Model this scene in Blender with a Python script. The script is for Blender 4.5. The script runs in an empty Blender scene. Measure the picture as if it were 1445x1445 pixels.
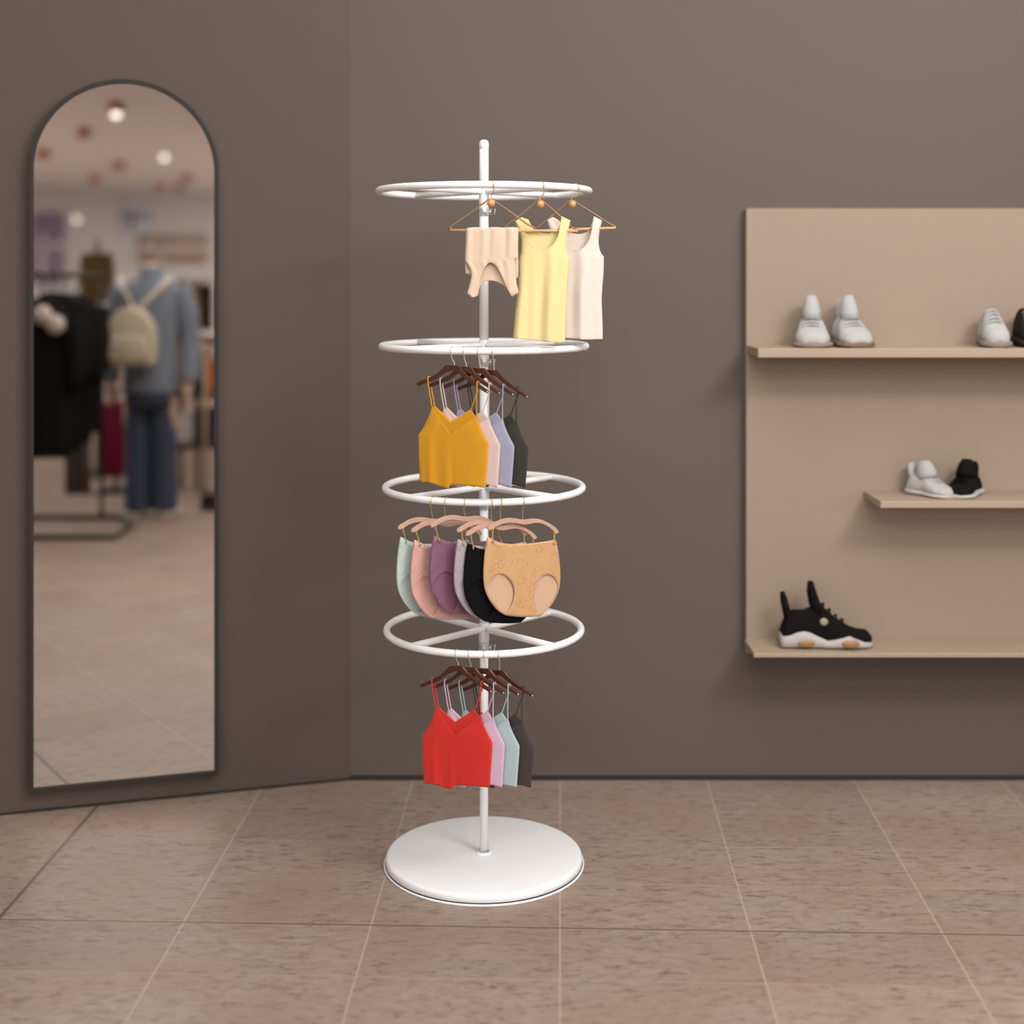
import bpy, bmesh, math, random
import numpy as np
from mathutils import Vector, Matrix
from mathutils.geometry import delaunay_2d_cdt

# ------------------------------------------------------------------ camera, world, lights, exposure
SC = bpy.context.scene
COL = SC.collection
H, F, CX, HY = 1.357, 2000.0, 722.5, 390.0      # camera height, focal length in pixels, principal column, horizon row

cam_d = bpy.data.cameras.new('camera')
cam = bpy.data.objects.new('camera', cam_d); COL.objects.link(cam)
cam.location = (0, 0, H); cam.rotation_euler = (math.pi/2, 0, 0)
cam_d.sensor_width = 36; cam_d.lens = 36*F/1445
cam_d.shift_y = -(722.5-HY)/1445
cam_d.clip_start = .05; cam_d.clip_end = 100
cam_d.dof.use_dof = True; cam_d.dof.focus_distance = 3.12; cam_d.dof.aperture_fstop = 1.3
SC.camera = cam

w = bpy.data.worlds.new('world'); SC.world = w; w.use_nodes = True
w.node_tree.nodes['Background'].inputs[0].default_value = (.9, .92, 1, 1)
w.node_tree.nodes['Background'].inputs[1].default_value = .2

def area(name, loc, size, power, target=None, col=(1, .96, .92), spread=180):
    l = bpy.data.lights.new(name, 'AREA'); l.shape = 'RECTANGLE'
    l.size, l.size_y = size; l.energy = power; l.color = col; l.spread = math.radians(spread)
    o = bpy.data.objects.new(name, l); COL.objects.link(o); o.location = loc
    d = (Vector(target)-Vector(loc)) if target else Vector((0, 0, -1))
    o.rotation_euler = d.to_track_quat('-Z', 'Y').to_euler()
    return o
NEUT = (1, .985, .97)
area('unseen_overhead_light', (.9, 2.0, 2.97), (4.0, 2.8), 72, col=NEUT)
for yy in (-1.6, -.4):
    area('unseen_overhead_light', (.9, yy, 2.80), (3.0, .35), 30, (0, 3.5, .7), col=NEUT)  # added fill bars that brighten the rack and clothes from the front
area('track_light', (1.9, 1.1, 2.82), (1.1, .45), 46, (0, 3.3, .85), col=NEUT)
area('unseen_overhead_light', (-3.2, -7, 2.97), (3, 5), 420, col=(.95, .98, 1))  # from here on, unseen lights added outside the mirror's view to brighten the shop
area('unseen_overhead_light', (8.6, -6.5, 2.97), (4, 5), 420, col=(.95, .98, 1))
area('unseen_overhead_light', (-1.5, -13.5, 2.97), (4, 6), 560, col=(.95, .98, 1))
area('unseen_overhead_light', (10, -13, 2.97), (3.4, 6), 560, col=(.95, .98, 1))

SC.view_settings.view_transform = 'Standard'; SC.view_settings.look = 'None'
SC.view_settings.gamma = 1; SC.view_settings.use_curve_mapping = False
SC.view_settings.exposure = 0

# ------------------------------------------------------------------ helpers
def lin(c):
    return tuple((v/12.92 if v <= .04045 else ((v+.055)/1.055)**2.4) for v in (x/255 for x in c))
def mat(name, c, rough=.6, metal=0, noise=0, nscale=30, bump=0, bscale=200, sheen=0, emit=0, coat=0):
    m = bpy.data.materials.new(name); m.use_nodes = True
    nt = m.node_tree; b = nt.nodes['Principled BSDF']; c = lin(c)
    b.inputs['Base Color'].default_value = (*c, 1); b.inputs['Roughness'].default_value = rough; b.inputs['Metallic'].default_value = metal
    if sheen: b.inputs['Sheen Weight'].default_value = sheen
    if coat: b.inputs['Coat Weight'].default_value = coat; b.inputs['Coat Roughness'].default_value = .15
    if emit:
        b.inputs['Emission Color'].default_value = (*c, 1); b.inputs['Emission Strength'].default_value = emit
    if noise or bump: tc = nt.nodes.new('ShaderNodeTexCoord')
    if noise:
        n = nt.nodes.new('ShaderNodeTexNoise'); n.inputs['Scale'].default_value = nscale; n.inputs['Detail'].default_value = 4
        r = nt.nodes.new('ShaderNodeMapRange'); r.inputs[3].default_value = 1-noise; r.inputs[4].default_value = 1+noise
        mx = nt.nodes.new('ShaderNodeMix'); mx.data_type = 'RGBA'; mx.blend_type = 'MULTIPLY'; mx.inputs[0].default_value = 1
        nt.links.new(tc.outputs['Object'], n.inputs['Vector']); nt.links.new(n.outputs[0], r.inputs[0])
        mx.inputs[6].default_value = (*c, 1); nt.links.new(r.outputs[0], mx.inputs[7]); nt.links.new(mx.outputs[2], b.inputs['Base Color'])
    if bump:
        n2 = nt.nodes.new('ShaderNodeTexNoise'); n2.inputs['Scale'].default_value = bscale; n2.inputs['Detail'].default_value = 3
        bp = nt.nodes.new('ShaderNodeBump'); bp.inputs['Strength'].default_value = bump; bp.inputs['Distance'].default_value = .002
        nt.links.new(tc.outputs['Object'], n2.inputs['Vector']); nt.links.new(n2.outputs[0], bp.inputs['Height']); nt.links.new(bp.outputs[0], b.inputs['Normal'])
    return m
def fabric(name, c, noise=.05):
    m = mat(name, c, .85, noise=noise, nscale=120, bump=.25, bscale=700, sheen=.15 if max(c) > 110 else 0)
    m.node_tree.nodes['Principled BSDF'].inputs['Specular IOR Level'].default_value = .12
    return m
def lace(name, c, c2, scale=220, amt=.85):
    m = mat(name, c, .42, bump=.4, bscale=300, sheen=.3); nt = m.node_tree; b = nt.nodes['Principled BSDF']
    tc = nt.nodes.new('ShaderNodeTexCoord'); v = nt.nodes.new('ShaderNodeTexVoronoi'); v.inputs['Scale'].default_value = scale
    r = nt.nodes.new('ShaderNodeValToRGB'); e = r.color_ramp.elements
    e[0].position = .2; e[0].color = (*lin(c2), 1); e[1].position = .42; e[1].color = (*lin(c), 1)
    nt.links.new(tc.outputs['Object'], v.inputs['Vector']); nt.links.new(v.outputs[0], r.inputs[0])
    n = nt.nodes.new('ShaderNodeTexNoise'); n.inputs['Scale'].default_value = 25
    nt.links.new(tc.outputs['Object'], n.inputs['Vector'])
    rr = nt.nodes.new('ShaderNodeMapRange'); rr.inputs[1].default_value = .42; rr.inputs[2].default_value = .6; rr.inputs[4].default_value = amt
    nt.links.new(n.outputs[0], rr.inputs[0])
    mx = nt.nodes.new('ShaderNodeMix'); mx.data_type = 'RGBA'; mx.inputs[6].default_value = (*lin(c), 1)
    nt.links.new(rr.outputs[0], mx.inputs[0]); nt.links.new(r.outputs[0], mx.inputs[7]); nt.links.new(mx.outputs[2], b.inputs['Base Color'])
    return m

def link(name, bm, m, parent=None, smooth=True, recalc=True, solid=0, bevel=0, autosm=None):
    if recalc: bmesh.ops.recalc_face_normals(bm, faces=bm.faces)
    me = bpy.data.meshes.new(name); bm.to_mesh(me); bm.free()
    if smooth: me.polygons.foreach_set('use_smooth', [True]*len(me.polygons))
    me.materials.append(m)
    o = bpy.data.objects.new(name, me); COL.objects.link(o)
    if parent is not None: o.parent = parent
    if bevel:
        md = o.modifiers.new('bevel', 'BEVEL'); md.width = bevel; md.segments = 2; md.limit_method = 'ANGLE'
        md.harden_normals = False
    if solid:
        md = o.modifiers.new('solid', 'SOLIDIFY'); md.thickness = solid; md.offset = 0
    return o
def thing(name, label, cat, loc=(0, 0, 0), rz=0, group=None):
    o = bpy.data.objects.new(name, None); COL.objects.link(o); o.empty_display_size = .05
    o.location = loc; o.rotation_euler = (0, 0, rz); return tag(o, label, cat, group)
def tag(o, label, cat, group=None):
    o['label'] = label; o['category'] = cat; o['kind'] = 'thing'
    if group: o['group'] = group
    return o
def struct(o, label=None):
    o['kind'] = 'structure'
    if label: o['label'] = label
    return o
def box(bm, c, s, rz=0):
    r = bmesh.ops.create_cube(bm, size=1, matrix=Matrix.Translation(c) @ Matrix.Rotation(rz, 4, 'Z') @ Matrix.Diagonal((*s, 1)))
    return r['verts']
def lathe(bm, prof, c=(0, 0, 0), n=48):
    rings = []
    for r, z in prof:
        if r < 1e-6: rings.append([bm.verts.new((c[0], c[1], c[2]+z))])
        else: rings.append([bm.verts.new((c[0]+r*math.cos(2*math.pi*i/n), c[1]+r*math.sin(2*math.pi*i/n), c[2]+z)) for i in range(n)])
    for a, b in zip(rings, rings[1:]):
        for i in range(n):
            j = (i+1) % n
            vs = [a[i % len(a)], a[j % len(a)], b[j % len(b)], b[i % len(b)]]
            u = []
            for v in vs:
                if v not in u: u.append(v)
            if len(u) > 2: bm.faces.new(u)
def tube(bm, pts, r, n=8, closed=False, flat=None):
    P = [Vector(p) for p in pts]; N = len(P); rings = []; up = None
    for i in range(N):
        t = (P[(i+1) % N]-P[i-1]) if closed else (P[min(i+1, N-1)]-P[max(i-1, 0)])
        t.normalize()
        if up is None:
            up = Vector((0, 0, 1)) if abs(t.z) < .9 else Vector((0, 1, 0))
        up = (up-t*up.dot(t))
        if up.length < 1e-6: up = t.orthogonal()
        up.normalize(); sd = t.cross(up)
        rr = r[i] if isinstance(r, (list, tuple)) else r
        fl = flat or 1
        rings.append([bm.verts.new(P[i]+up*rr*math.cos(2*math.pi*k/n)+sd*rr*fl*math.sin(2*math.pi*k/n)) for k in range(n)])
    rng = range(N) if closed else range(N-1)
    for i in rng:
        a, b = rings[i], rings[(i+1) % N]
        for k in range(n): bm.faces.new((a[k], a[(k+1) % n], b[(k+1) % n], b[k]))
    if not closed:
        bm.faces.new(rings[0]); bm.faces.new(rings[-1][::-1])
def crom(pts, m=6, closed=False):
    P = [Vector(p) for p in pts]; out = []; N = len(P)
    for i in range(N if closed else N-1):
        p0, p1, p2, p3 = (P[i-1] if (i or closed) else P[0]), P[i], P[(i+1) % N], (P[(i+2) % N] if (closed or i+2 < N) else P[-1])
        for k in range(m):
            t = k/m
            out.append(.5*((2*p1)+(p2-p0)*t+(2*p0-5*p1+4*p2-p3)*t*t+(3*p1-p0-3*p2+p3)*t**3))
    if not closed: out.append(P[-1])
    return out
def outline(pts, step):
    """closed 2-D outline; points flagged 'c' are corners, the rest are smooth"""
    P = [(Vector(p[:2]), len(p) > 2) for p in pts]
    k0 = next((i for i, p in enumerate(P) if p[1]), None)
    if k0 is None: dense = crom([p[0] for p in P], 8, True)
    else:
        P = P[k0:]+P[:k0]+[P[k0]]; dense = []; seg = [P[0][0]]
        for v, c in P[1:]:
            seg.append(v)
            if c: dense += crom(seg, 8)[:-1]; seg = [v]
    out = []; acc = 0; n = len(dense); out.append(dense[0])
    for i in range(n):
        a, b = dense[i], dense[(i+1) % n]
        if (b-out[-1]).length >= step*.8 and i < n-1: out.append(b)
    # keep long straight edges subdivided
    res = []
    for i, a in enumerate(out):
        b = out[(i+1) % len(out)]; m = max(1, int(round((b-a).length/step)))
        res += [a.lerp(b, k/m) for k in range(m)]
    return res
def inside(poly, X, Y):
    px = np.array([p[0] for p in poly]); py = np.array([p[1] for p in poly]); qx = np.roll(px, -1); qy = np.roll(py, -1)
    r = np.zeros(len(X), int)
    for a, b, c, d in zip(px, py, qx, qy):
        if b == d: continue
        cond = ((b > Y) != (d > Y)) & (X < (c-a)*(Y-b)/(d-b)+a); r += cond
    return r % 2 == 1
def span(poly, z):
    xs = []
    for i, a in enumerate(poly):
        b = poly[(i+1) % len(poly)]
        if (a[1] > z) != (b[1] > z): xs.append(a[0]+(b[0]-a[0])*(z-a[1])/(b[1]-a[1]))
    return (min(xs), max(xs)) if xs else None
class Sil:
    """left and right edge of a silhouette by height, tabulated"""
    def __init__(s, poly, clamp=0):
        zs = [p[1] for p in poly]; s.z0, s.z1 = min(zs), max(zs)
        s.Z = np.linspace(s.z0+1e-5, s.z1-1e-5, 160); L = []; R = []
        for z in s.Z:
            a = span(poly, z) or (0, 0); L.append(a[0]); R.append(a[1])
        s.L, s.R = np.array(L), np.array(R); k = int(160*clamp); s.L[:k] = s.L[k]; s.R[:k] = s.R[k]
    def u(s, x, z):
        l, r = np.interp(z, s.Z, s.L), np.interp(z, s.Z, s.R)
        return min(1, max(0, (x-l)/max(r-l, 1e-5)))
def panel(bm, poly, holes, yf, step):
    X0, X1 = min(p[0] for p in poly), max(p[0] for p in poly); Y0, Y1 = min(p[1] for p in poly), max(p[1] for p in poly)
    gx, gy = np.meshgrid(np.arange(X0, X1, step), np.arange(Y0, Y1, step*.9)); gx[1::2] += step/2
    gx, gy = gx.ravel(), gy.ravel(); k = inside(poly, gx, gy)
    for h in holes: k &= ~inside(h, gx, gy)
    gx, gy = gx[k], gy[k]
    bd = list(poly)+[p for h in holes for p in h]; B = np.array([[p[0], p[1]] for p in bd])
    d = np.min((gx[:, None]-B[None, :, 0])**2+(gy[:, None]-B[None, :, 1])**2, axis=1); k = d > (step*.55)**2
    vs = [Vector((p[0], p[1])) for p in bd]+[Vector((a, b)) for a, b in zip(gx[k], gy[k])]
    ed = []; o = 0
    for lp in [poly]+list(holes):
        n = len(lp); ed += [(o+i, o+(i+1) % n) for i in range(n)]; o += n
    V, E, T, *_ = delaunay_2d_cdt(vs, ed, [], 0, 1e-7)
    cx = np.array([sum(V[i].x for i in t)/len(t) for t in T]); cy = np.array([sum(V[i].y for i in t)/len(t) for t in T])
    k = inside(poly, cx, cy)
    for h in holes: k &= ~inside(h, cx, cy)
    bv = [bm.verts.new((v.x, yf(v.x, v.y), v.y)) for v in V]
    for t, ok in zip(T, k):
        if ok: bm.faces.new([bv[i] for i in t])
    bmesh.ops.delete(bm, geom=[v for v in bv if not v.link_faces], context='VERTS')
def extrude_poly(bm, poly, y0, y1):
    a = [bm.verts.new((p[0], y0, p[1])) for p in poly]; b = [bm.verts.new((p[0], y1, p[1])) for p in poly]
    n = len(poly); bm.faces.new(a); bm.faces.new(b[::-1])
    for i in range(n): bm.faces.new((a[i], b[i], b[(i+1) % n], a[(i+1) % n]))
def U(px, py, d): return Vector(((px-CX)/F*d, d, H-(py-HY)/F*d))
class Plane:
    """vertical plane through (ox, oy) turned by phi; image points are brought onto it and given in the plane's own metres"""
    def __init__(s, ox, oy, phi, z0=0): s.o = (ox, oy); s.phi = phi; s.c, s.s = math.cos(phi), math.sin(phi); s.z0 = z0
    def __call__(s, px, py, *f):
        rx = (px-CX)/F; t = (s.o[1]*rx-s.o[0])/(s.c-s.s*rx); d = s.o[1]+t*s.s
        return (t, H-(py-HY)/F*d-s.z0)+tuple(f)
    def loc(s): return (s.o[0], s.o[1], s.z0)
    def local(s, v):
        x, y = v[0]-s.o[0], v[1]-s.o[1]
        return Vector((x*s.c+y*s.s, -x*s.s+y*s.c, v[2]-s.z0))

# ------------------------------------------------------------------ materials
M = {}
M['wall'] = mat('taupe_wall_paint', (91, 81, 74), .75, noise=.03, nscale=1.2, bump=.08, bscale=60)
M['wall_l'] = mat('brown_taupe_left_wall', (81, 70, 62), .75, noise=.03, nscale=1.2, bump=.08, bscale=60)  # left wall tone, slightly darker and browner than the back wall
M['ceiling'] = mat('ceiling_paint', (232, 230, 230), .9)
M['rear'] = mat('rear_wall_paint', (200, 196, 194), .9, noise=.04, nscale=.6)
M['white'] = mat('white_powder_coat', (243, 243, 243), .35)
M['white2'] = mat('white_cap', (235, 235, 236), .3)
M['zinc'] = mat('zinc_metal', (222, 223, 225), .35, .45, noise=.1, nscale=80)
M['dark_base'] = mat('dark_foot_strip', (40, 34, 31), .8)
M['beige'] = mat('beige_display_board', (150, 132, 115), .7, noise=.03, nscale=3)
M['shelf'] = mat('beige_shelf_laminate', (164, 145, 126), .6, noise=.03, nscale=4)
M['frame'] = mat('dark_bronze_metal', (40, 33, 29), .75, 0)
M['gold'] = mat('pale_gold_wire', (214, 190, 128), .35, .7)
M['bronze'] = mat('bronze_wire', (152, 116, 84), .4, .4)
M['nickel'] = mat('pale_nickel_wire', (218, 208, 196), .35, .6)
M['beech'] = mat('beech_wood', (206, 158, 112), .5, noise=.12, nscale=60)
M['ball'] = mat('warm_beech_wood', (205, 150, 95), .4, noise=.1, nscale=60, coat=.2)
M['walnut'] = mat('glossy_dark_walnut', (74, 36, 20), .28, noise=.4, nscale=60, coat=.5)
M['rose'] = mat('rose_beige_plastic', (190, 152, 132), .55)
def floor_material():
    m = bpy.data.materials.new('stone_floor_tiles'); m.use_nodes = True; nt = m.node_tree; N = nt.nodes; Lk = nt.links
    b = N['Principled BSDF']; tc = N.new('ShaderNodeTexCoord')
    mp = N.new('ShaderNodeMapping'); mp.vector_type = 'POINT'; mp.inputs['Rotation'].default_value = (0, 0, .034)
    mp.inputs['Location'].default_value = (0, 0, 0)
    Lk.new(tc.outputs['Object'], mp.inputs[0])
    sx = N.new('ShaderNodeSeparateXYZ'); Lk.new(mp.outputs[0], sx.inputs[0])
    def mth(op, a, bb=None, c=None):
        n = N.new('ShaderNodeMath'); n.operation = op
        for i, v in enumerate((a, bb, c)):
            if v is None: continue
            if isinstance(v, (int, float)): n.inputs[i].default_value = v
            else: Lk.new(v, n.inputs[i])
        return n.outputs[0]
    cs, rs = .395, .218
    # rotating (x,y) by +.034: x' = x - .034 y
    ux = mth('DIVIDE', mth('SUBTRACT', sx.outputs[0], -.0005), cs)
    ci = mth('FLOOR', ux)
    odd = mth('FLOORED_MODULO', ci, 2)
    uy = mth('DIVIDE', mth('SUBTRACT', sx.outputs[1], 2.953), rs)
    shift = mth('MULTIPLY', odd, .0)
    uy2 = mth('ADD', uy, shift)
    dx = mth('MULTIPLY', mth('PINGPONG', ux, .5), cs)          # metres to the nearest joint along the depth
    dy = mth('MULTIPLY', mth('PINGPONG', uy2, .5), rs)
    dybig = mth('MULTIPLY', mth('PINGPONG', mth('DIVIDE', uy, 5), .5), rs*5)
    dxbig = mth('MULTIPLY', mth('PINGPONG', mth('DIVIDE', mth('ADD', ux, 3), 7), .5), cs*7)
    def soft(d, w):
        r = N.new('ShaderNodeMapRange'); r.interpolation_type = 'SMOOTHSTEP'
        r.inputs[1].default_value = w*.45; r.inputs[2].default_value = w; r.inputs[3].default_value = 1; r.inputs[4].default_value = 0
        Lk.new(d, r.inputs[0]); return r.outputs[0]
    # per tile tone
    cmb = N.new('ShaderNodeCombineXYZ'); Lk.new(ci, cmb.inputs[0]); Lk.new(mth('FLOOR', uy2), cmb.inputs[1])
    wn = N.new('ShaderNodeTexWhiteNoise'); wn.noise_dimensions = '3D'; Lk.new(cmb.outputs[0], wn.inputs[0])
    # veins, drawn out along x
    ms = N.new('ShaderNodeMapping'); ms.inputs['Scale'].default_value = (26, 60, 1); Lk.new(tc.outputs['Object'], ms.inputs[0])
    off = N.new('ShaderNodeVectorMath'); off.operation = 'MULTIPLY_ADD'; Lk.new(wn.outputs['Color'], off.inputs[0]); off.inputs[1].default_value = (30, 30, 30)
    Lk.new(ms.outputs[0], off.inputs[2])
    n1 = N.new('ShaderNodeTexNoise'); n1.inputs['Scale'].default_value = 1.1; n1.inputs['Detail'].default_value = 6; n1.inputs['Roughness'].default_value = .62
    n1.inputs['Distortion'].default_value = .6; Lk.new(off.outputs[0], n1.inputs[0])
    n2 = N.new('ShaderNodeTexNoise'); n2.inputs['Scale'].default_value = 3.2; n2.inputs['Detail'].default_value = 3; Lk.new(tc.outputs['Object'], n2.inputs[0])
    ra = N.new('ShaderNodeValToRGB'); e = ra.color_ramp.elements
    e[0].position = .3; e[0].color = (*lin((114, 93, 80)), 1); e[1].position = .62; e[1].color = (*lin((158, 141, 127)), 1)
    x = e.new(.45); x.color = (*lin((148, 130, 116)), 1)
    Lk.new(n1.outputs[0], ra.inputs[0])
    rb = N.new('ShaderNodeMapRange'); rb.inputs[1].default_value = .42; rb.inputs[2].default_value = .68; rb.inputs[4].default_value = .5; Lk.new(n2.outputs[0], rb.inputs[0])
    mx = N.new('ShaderNodeMix'); mx.data_type = 'RGBA'; Lk.new(rb.outputs[0], mx.inputs[0]); Lk.new(ra.outputs[0], mx.inputs[6]); mx.inputs[7].default_value = (*lin((145, 118, 103)), 1)
    tone = N.new('ShaderNodeMapRange'); tone.inputs[3].default_value = .92; tone.inputs[4].default_value = 1.06; Lk.new(wn.outputs[0], tone.inputs[0])
    m2 = N.new('ShaderNodeMix'); m2.data_type = 'RGBA'; m2.blend_type = 'MULTIPLY'; m2.inputs[0].default_value = 1
    Lk.new(mx.outputs[2], m2.inputs[6]); Lk.new(tone.outputs[0], m2.inputs[7])
    def over(prev, fac, col, k):
        q = N.new('ShaderNodeMix'); q.data_type = 'RGBA'; Lk.new(mth('MULTIPLY', fac, k), q.inputs[0]); Lk.new(prev, q.inputs[6]); q.inputs[7].default_value = (*lin(col), 1); return q.outputs[2]
    c = over(m2.outputs[2], soft(dy, .0022), (184, 164, 148), .35)
    c = over(c, soft(dx, .0030), (184, 165, 150), .6)
    c = over(c, soft(dybig, .0036), (92, 78, 68), .85)
    c = over(c, soft(dxbig, .006), (70, 58, 50), .8)
    Lk.new(c, b.inputs['Base Color']); b.inputs['Roughness'].default_value = .5
    bp = N.new('ShaderNodeBump'); bp.inputs['Strength'].default_value = .15; bp.inputs['Distance'].default_value = .001
    Lk.new(n1.outputs[0], bp.inputs['Height']); Lk.new(bp.outputs[0], b.inputs['Normal'])
    return m
M['floor'] = floor_material()

# ------------------------------------------------------------------ the setting
DW = F*H/710                                     # depth of the back wall
P0 = Vector((-CX/F*F*H/760, F*H/760)); PC = Vector(((495-CX)/F*DW, DW))
WD = (P0-PC).normalized(); WN = Vector((-WD.y, WD.x))
if WN.y > 0: WN = -WN
CEIL, REAR, XL, XR = 3.0, -19.5, -6.0, 12.0
PL = PC+WD*((XL-PC.x)/WD.x)
def wall(name, a, b, h=CEIL, m='wall', t=.12, out=None):
    a, b = Vector(a), Vector(b); d = (b-a).normalized(); n = Vector((-d.y, d.x))
    if out is not None and n.dot(Vector(out)) < 0: n = -n
    bm = bmesh.new(); vs = []
    for z in (0, h):
        vs.append([bm.verts.new((p.x, p.y, z)) for p in (a, b, b+n*t, a+n*t)])
    bm.faces.new(vs[0]); bm.faces.new(vs[1])
    for i in range(4): bm.faces.new((vs[0][i], vs[0][(i+1) % 4], vs[1][(i+1) % 4], vs[1][i]))
    return struct(link(name, bm, M[m], smooth=False))
bm = bmesh.new(); box(bm, ((XL+XR)/2, (REAR+DW)/2, -.05), (XR-XL+.4, DW-REAR+.4, .1)); struct(link('floor', bm, M['floor'], smooth=False))
bm = bmesh.new(); box(bm, ((XL+XR)/2, (REAR+DW)/2, CEIL+.05), (XR-XL+.4, DW-REAR+.4, .1)); struct(link('ceiling', bm, M['ceiling'], smooth=False))
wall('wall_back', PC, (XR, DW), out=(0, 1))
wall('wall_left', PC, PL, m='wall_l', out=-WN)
wall('wall_right', (XR, DW), (XR, REAR), m='rear', out=(1, 0))
wall('wall_rear', (XL, REAR), (XR, REAR), m='rear', out=(0, -1))
wall('wall_side', PL, (XL, REAR), m='rear', out=(-1, 0))
# thin dark strips along the foot of the back and left walls
bm = bmesh.new(); box(bm, ((PC.x+5)/2, DW-.003, .0055), (5-PC.x, .006, .011)); struct(link('foot_strip_back', bm, M['dark_base'], smooth=False))
bm = bmesh.new(); mid = PC+WD*1.5+WN*.003; box(bm, (mid.x, mid.y, .0025), (3.0, .006, .005), math.atan2(WD.y, WD.x)); struct(link('foot_strip_left', bm, M['dark_base'], smooth=False))

# ------------------------------------------------------------------ arched mirror on the left wall
MP = PC+WN*.028                                   # a point of the mirror's face
def on_mirror(px, py):
    rx = (px-CX)/F; r = Vector((rx, 1)); d = MP.dot(WN)/r.dot(WN); p = r*d
    return ((p-MP).dot(-WD), H-(py-HY)/F*d)       # (along the wall to the right, height)
rzw = math.atan2(-WD.y, -WD.x)
sl, zb = on_mirror(41, 1119); sr, _ = on_mirror(308.5, 1090); _, zt = on_mirror(176, 112)
mw = sr-sl; mc = (sl+sr)/2; rad = mw/2
def arch(ins):
    r = rad-ins; p = [(-r, ins), (r, ins)]; zc = zt-zb-rad
    return p+[(r*math.cos(a), zc+r*math.sin(a)) for a in [math.pi*k/48 for k in range(49)]]
mo = PC+WN*.002+(-WD)*mc
mirror = thing('wall_mirror', 'tall arched mirror in a thin dark frame on the left wall', 'mirror', (mo.x, mo.y, zb), rzw)
bm = bmesh.new(); o_, i_ = arch(0), arch(.011); n = len(o_)
for y0, y1 in ((-.032, 0),):
    ov = [[bm.verts.new((p[0], y, p[1])) for p in o_] for y in (y0, y1)]; iv = [[bm.verts.new((p[0], y, p[1])) for p in i_] for y in (y0, y1)]
    for i in range(n):
        j = (i+1) % n
        bm.faces.new((ov[0][i], ov[0][j], iv[0][j], iv[0][i])); bm.faces.new((ov[1][i], ov[1][j], iv[1][j], iv[1][i]))
        bm.faces.new((ov[0][i], ov[0][j], ov[1][j], ov[1][i])); bm.faces.new((iv[0][i], iv[0][j], iv[1][j], iv[1][i]))
link('mirror_frame', bm, M['frame'], mirror, smooth=False)
mm = mat('mirror_silver', (228, 222, 216), .02, 1)
bm = bmesh.new(); extrude_poly(bm, arch(.0112), -.026, -.003); link('mirror_glass', bm, mm, mirror, smooth=False)

# ------------------------------------------------------------------ shoe display on the back wall
PB = .03                                          # board thickness
def on_back(px, py, y): return U(px, py, y)
yb = DW-PB
l, t = U(1053, 294, yb).x, U(1053, 294, yb).z; b_ = U(1053, 922, yb).z; RX = 1.75
disp = thing('shoe_display', 'beige wall panel with three shelves carrying sneakers', 'shelf unit', ((l+RX)/2, DW, b_))
def dbox(name, x0, x1, y0, y1, z0, z1, m):
    bm = bmesh.new(); box(bm, ((x0+x1)/2, (y0+y1)/2, (z0+z1)/2), (x1-x0, y1-y0, z1-z0))
    o = link(name, bm, M[m], disp, smooth=False, bevel=.002); o.matrix_parent_inverse = Matrix.Translation(disp.location).inverted(); return o
dbox('back_panel', l, RX, yb, DW-.001, b_, t, 'beige')
s1 = U(1053, 487, yb).z; SD = .17
dbox('shelf_board', U(1053, 487, yb).x+.002, RX, yb-SD, yb, s1-.024, s1, 'shelf')
s2 = U(1219, 693, yb).z
dbox('shelf_board', U(1219, 693, yb).x, RX, yb-SD, yb, s2-.018, s2, 'shelf')
s3 = U(1050, 902, yb).z; SD3 = .14
dbox('shelf_board', l-.004, RX, yb-SD3, yb, s3-.012, s3, 'shelf')

# ------------------------------------------------------------------ the rack
RD = 3.28; RXC = (683-CX)/F*RD
def zr(py, d=RD): return H-(py-HY)/F*d
rack = thing('garment_rack', 'white four tier round garment rack on a heavy disc base', 'clothes rack', (RXC, RD, 0))
BT = .024
bm = bmesh.new(); lathe(bm, [(0, .005), (.2235, .005), (.2272, .007), (.2272, BT-.009), (.2262, BT-.005), (.2235, BT-.0015), (.219, BT), (0, BT)], n=128); link('base_plate', bm, M['white'], rack)
bm = bmesh.new(); lathe(bm, [(0, 0), (.2305, 0), (.2315, .0012), (.2315, .004), (.2300, .0052), (.2285, .0048), (.2285, .002), (0, .002)], n=128); link('base_rim', bm, M['white'], rack)
bm = bmesh.new(); lathe(bm, [(.0, BT), (.019, BT), (.019, BT+.002), (.0175, BT+.0038), (.0112, BT+.0045), (.0112, BT+.001)], n=40); link('base_collar', bm, M['white2'], rack)
RING = [(270, .2425, .0108, .0104), (488, .2355, .0106, .0102), (687, .2275, .0103, .0098), (887, .2245, .0100, .0096)]
ZR = []
TUBE = .0080
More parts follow.
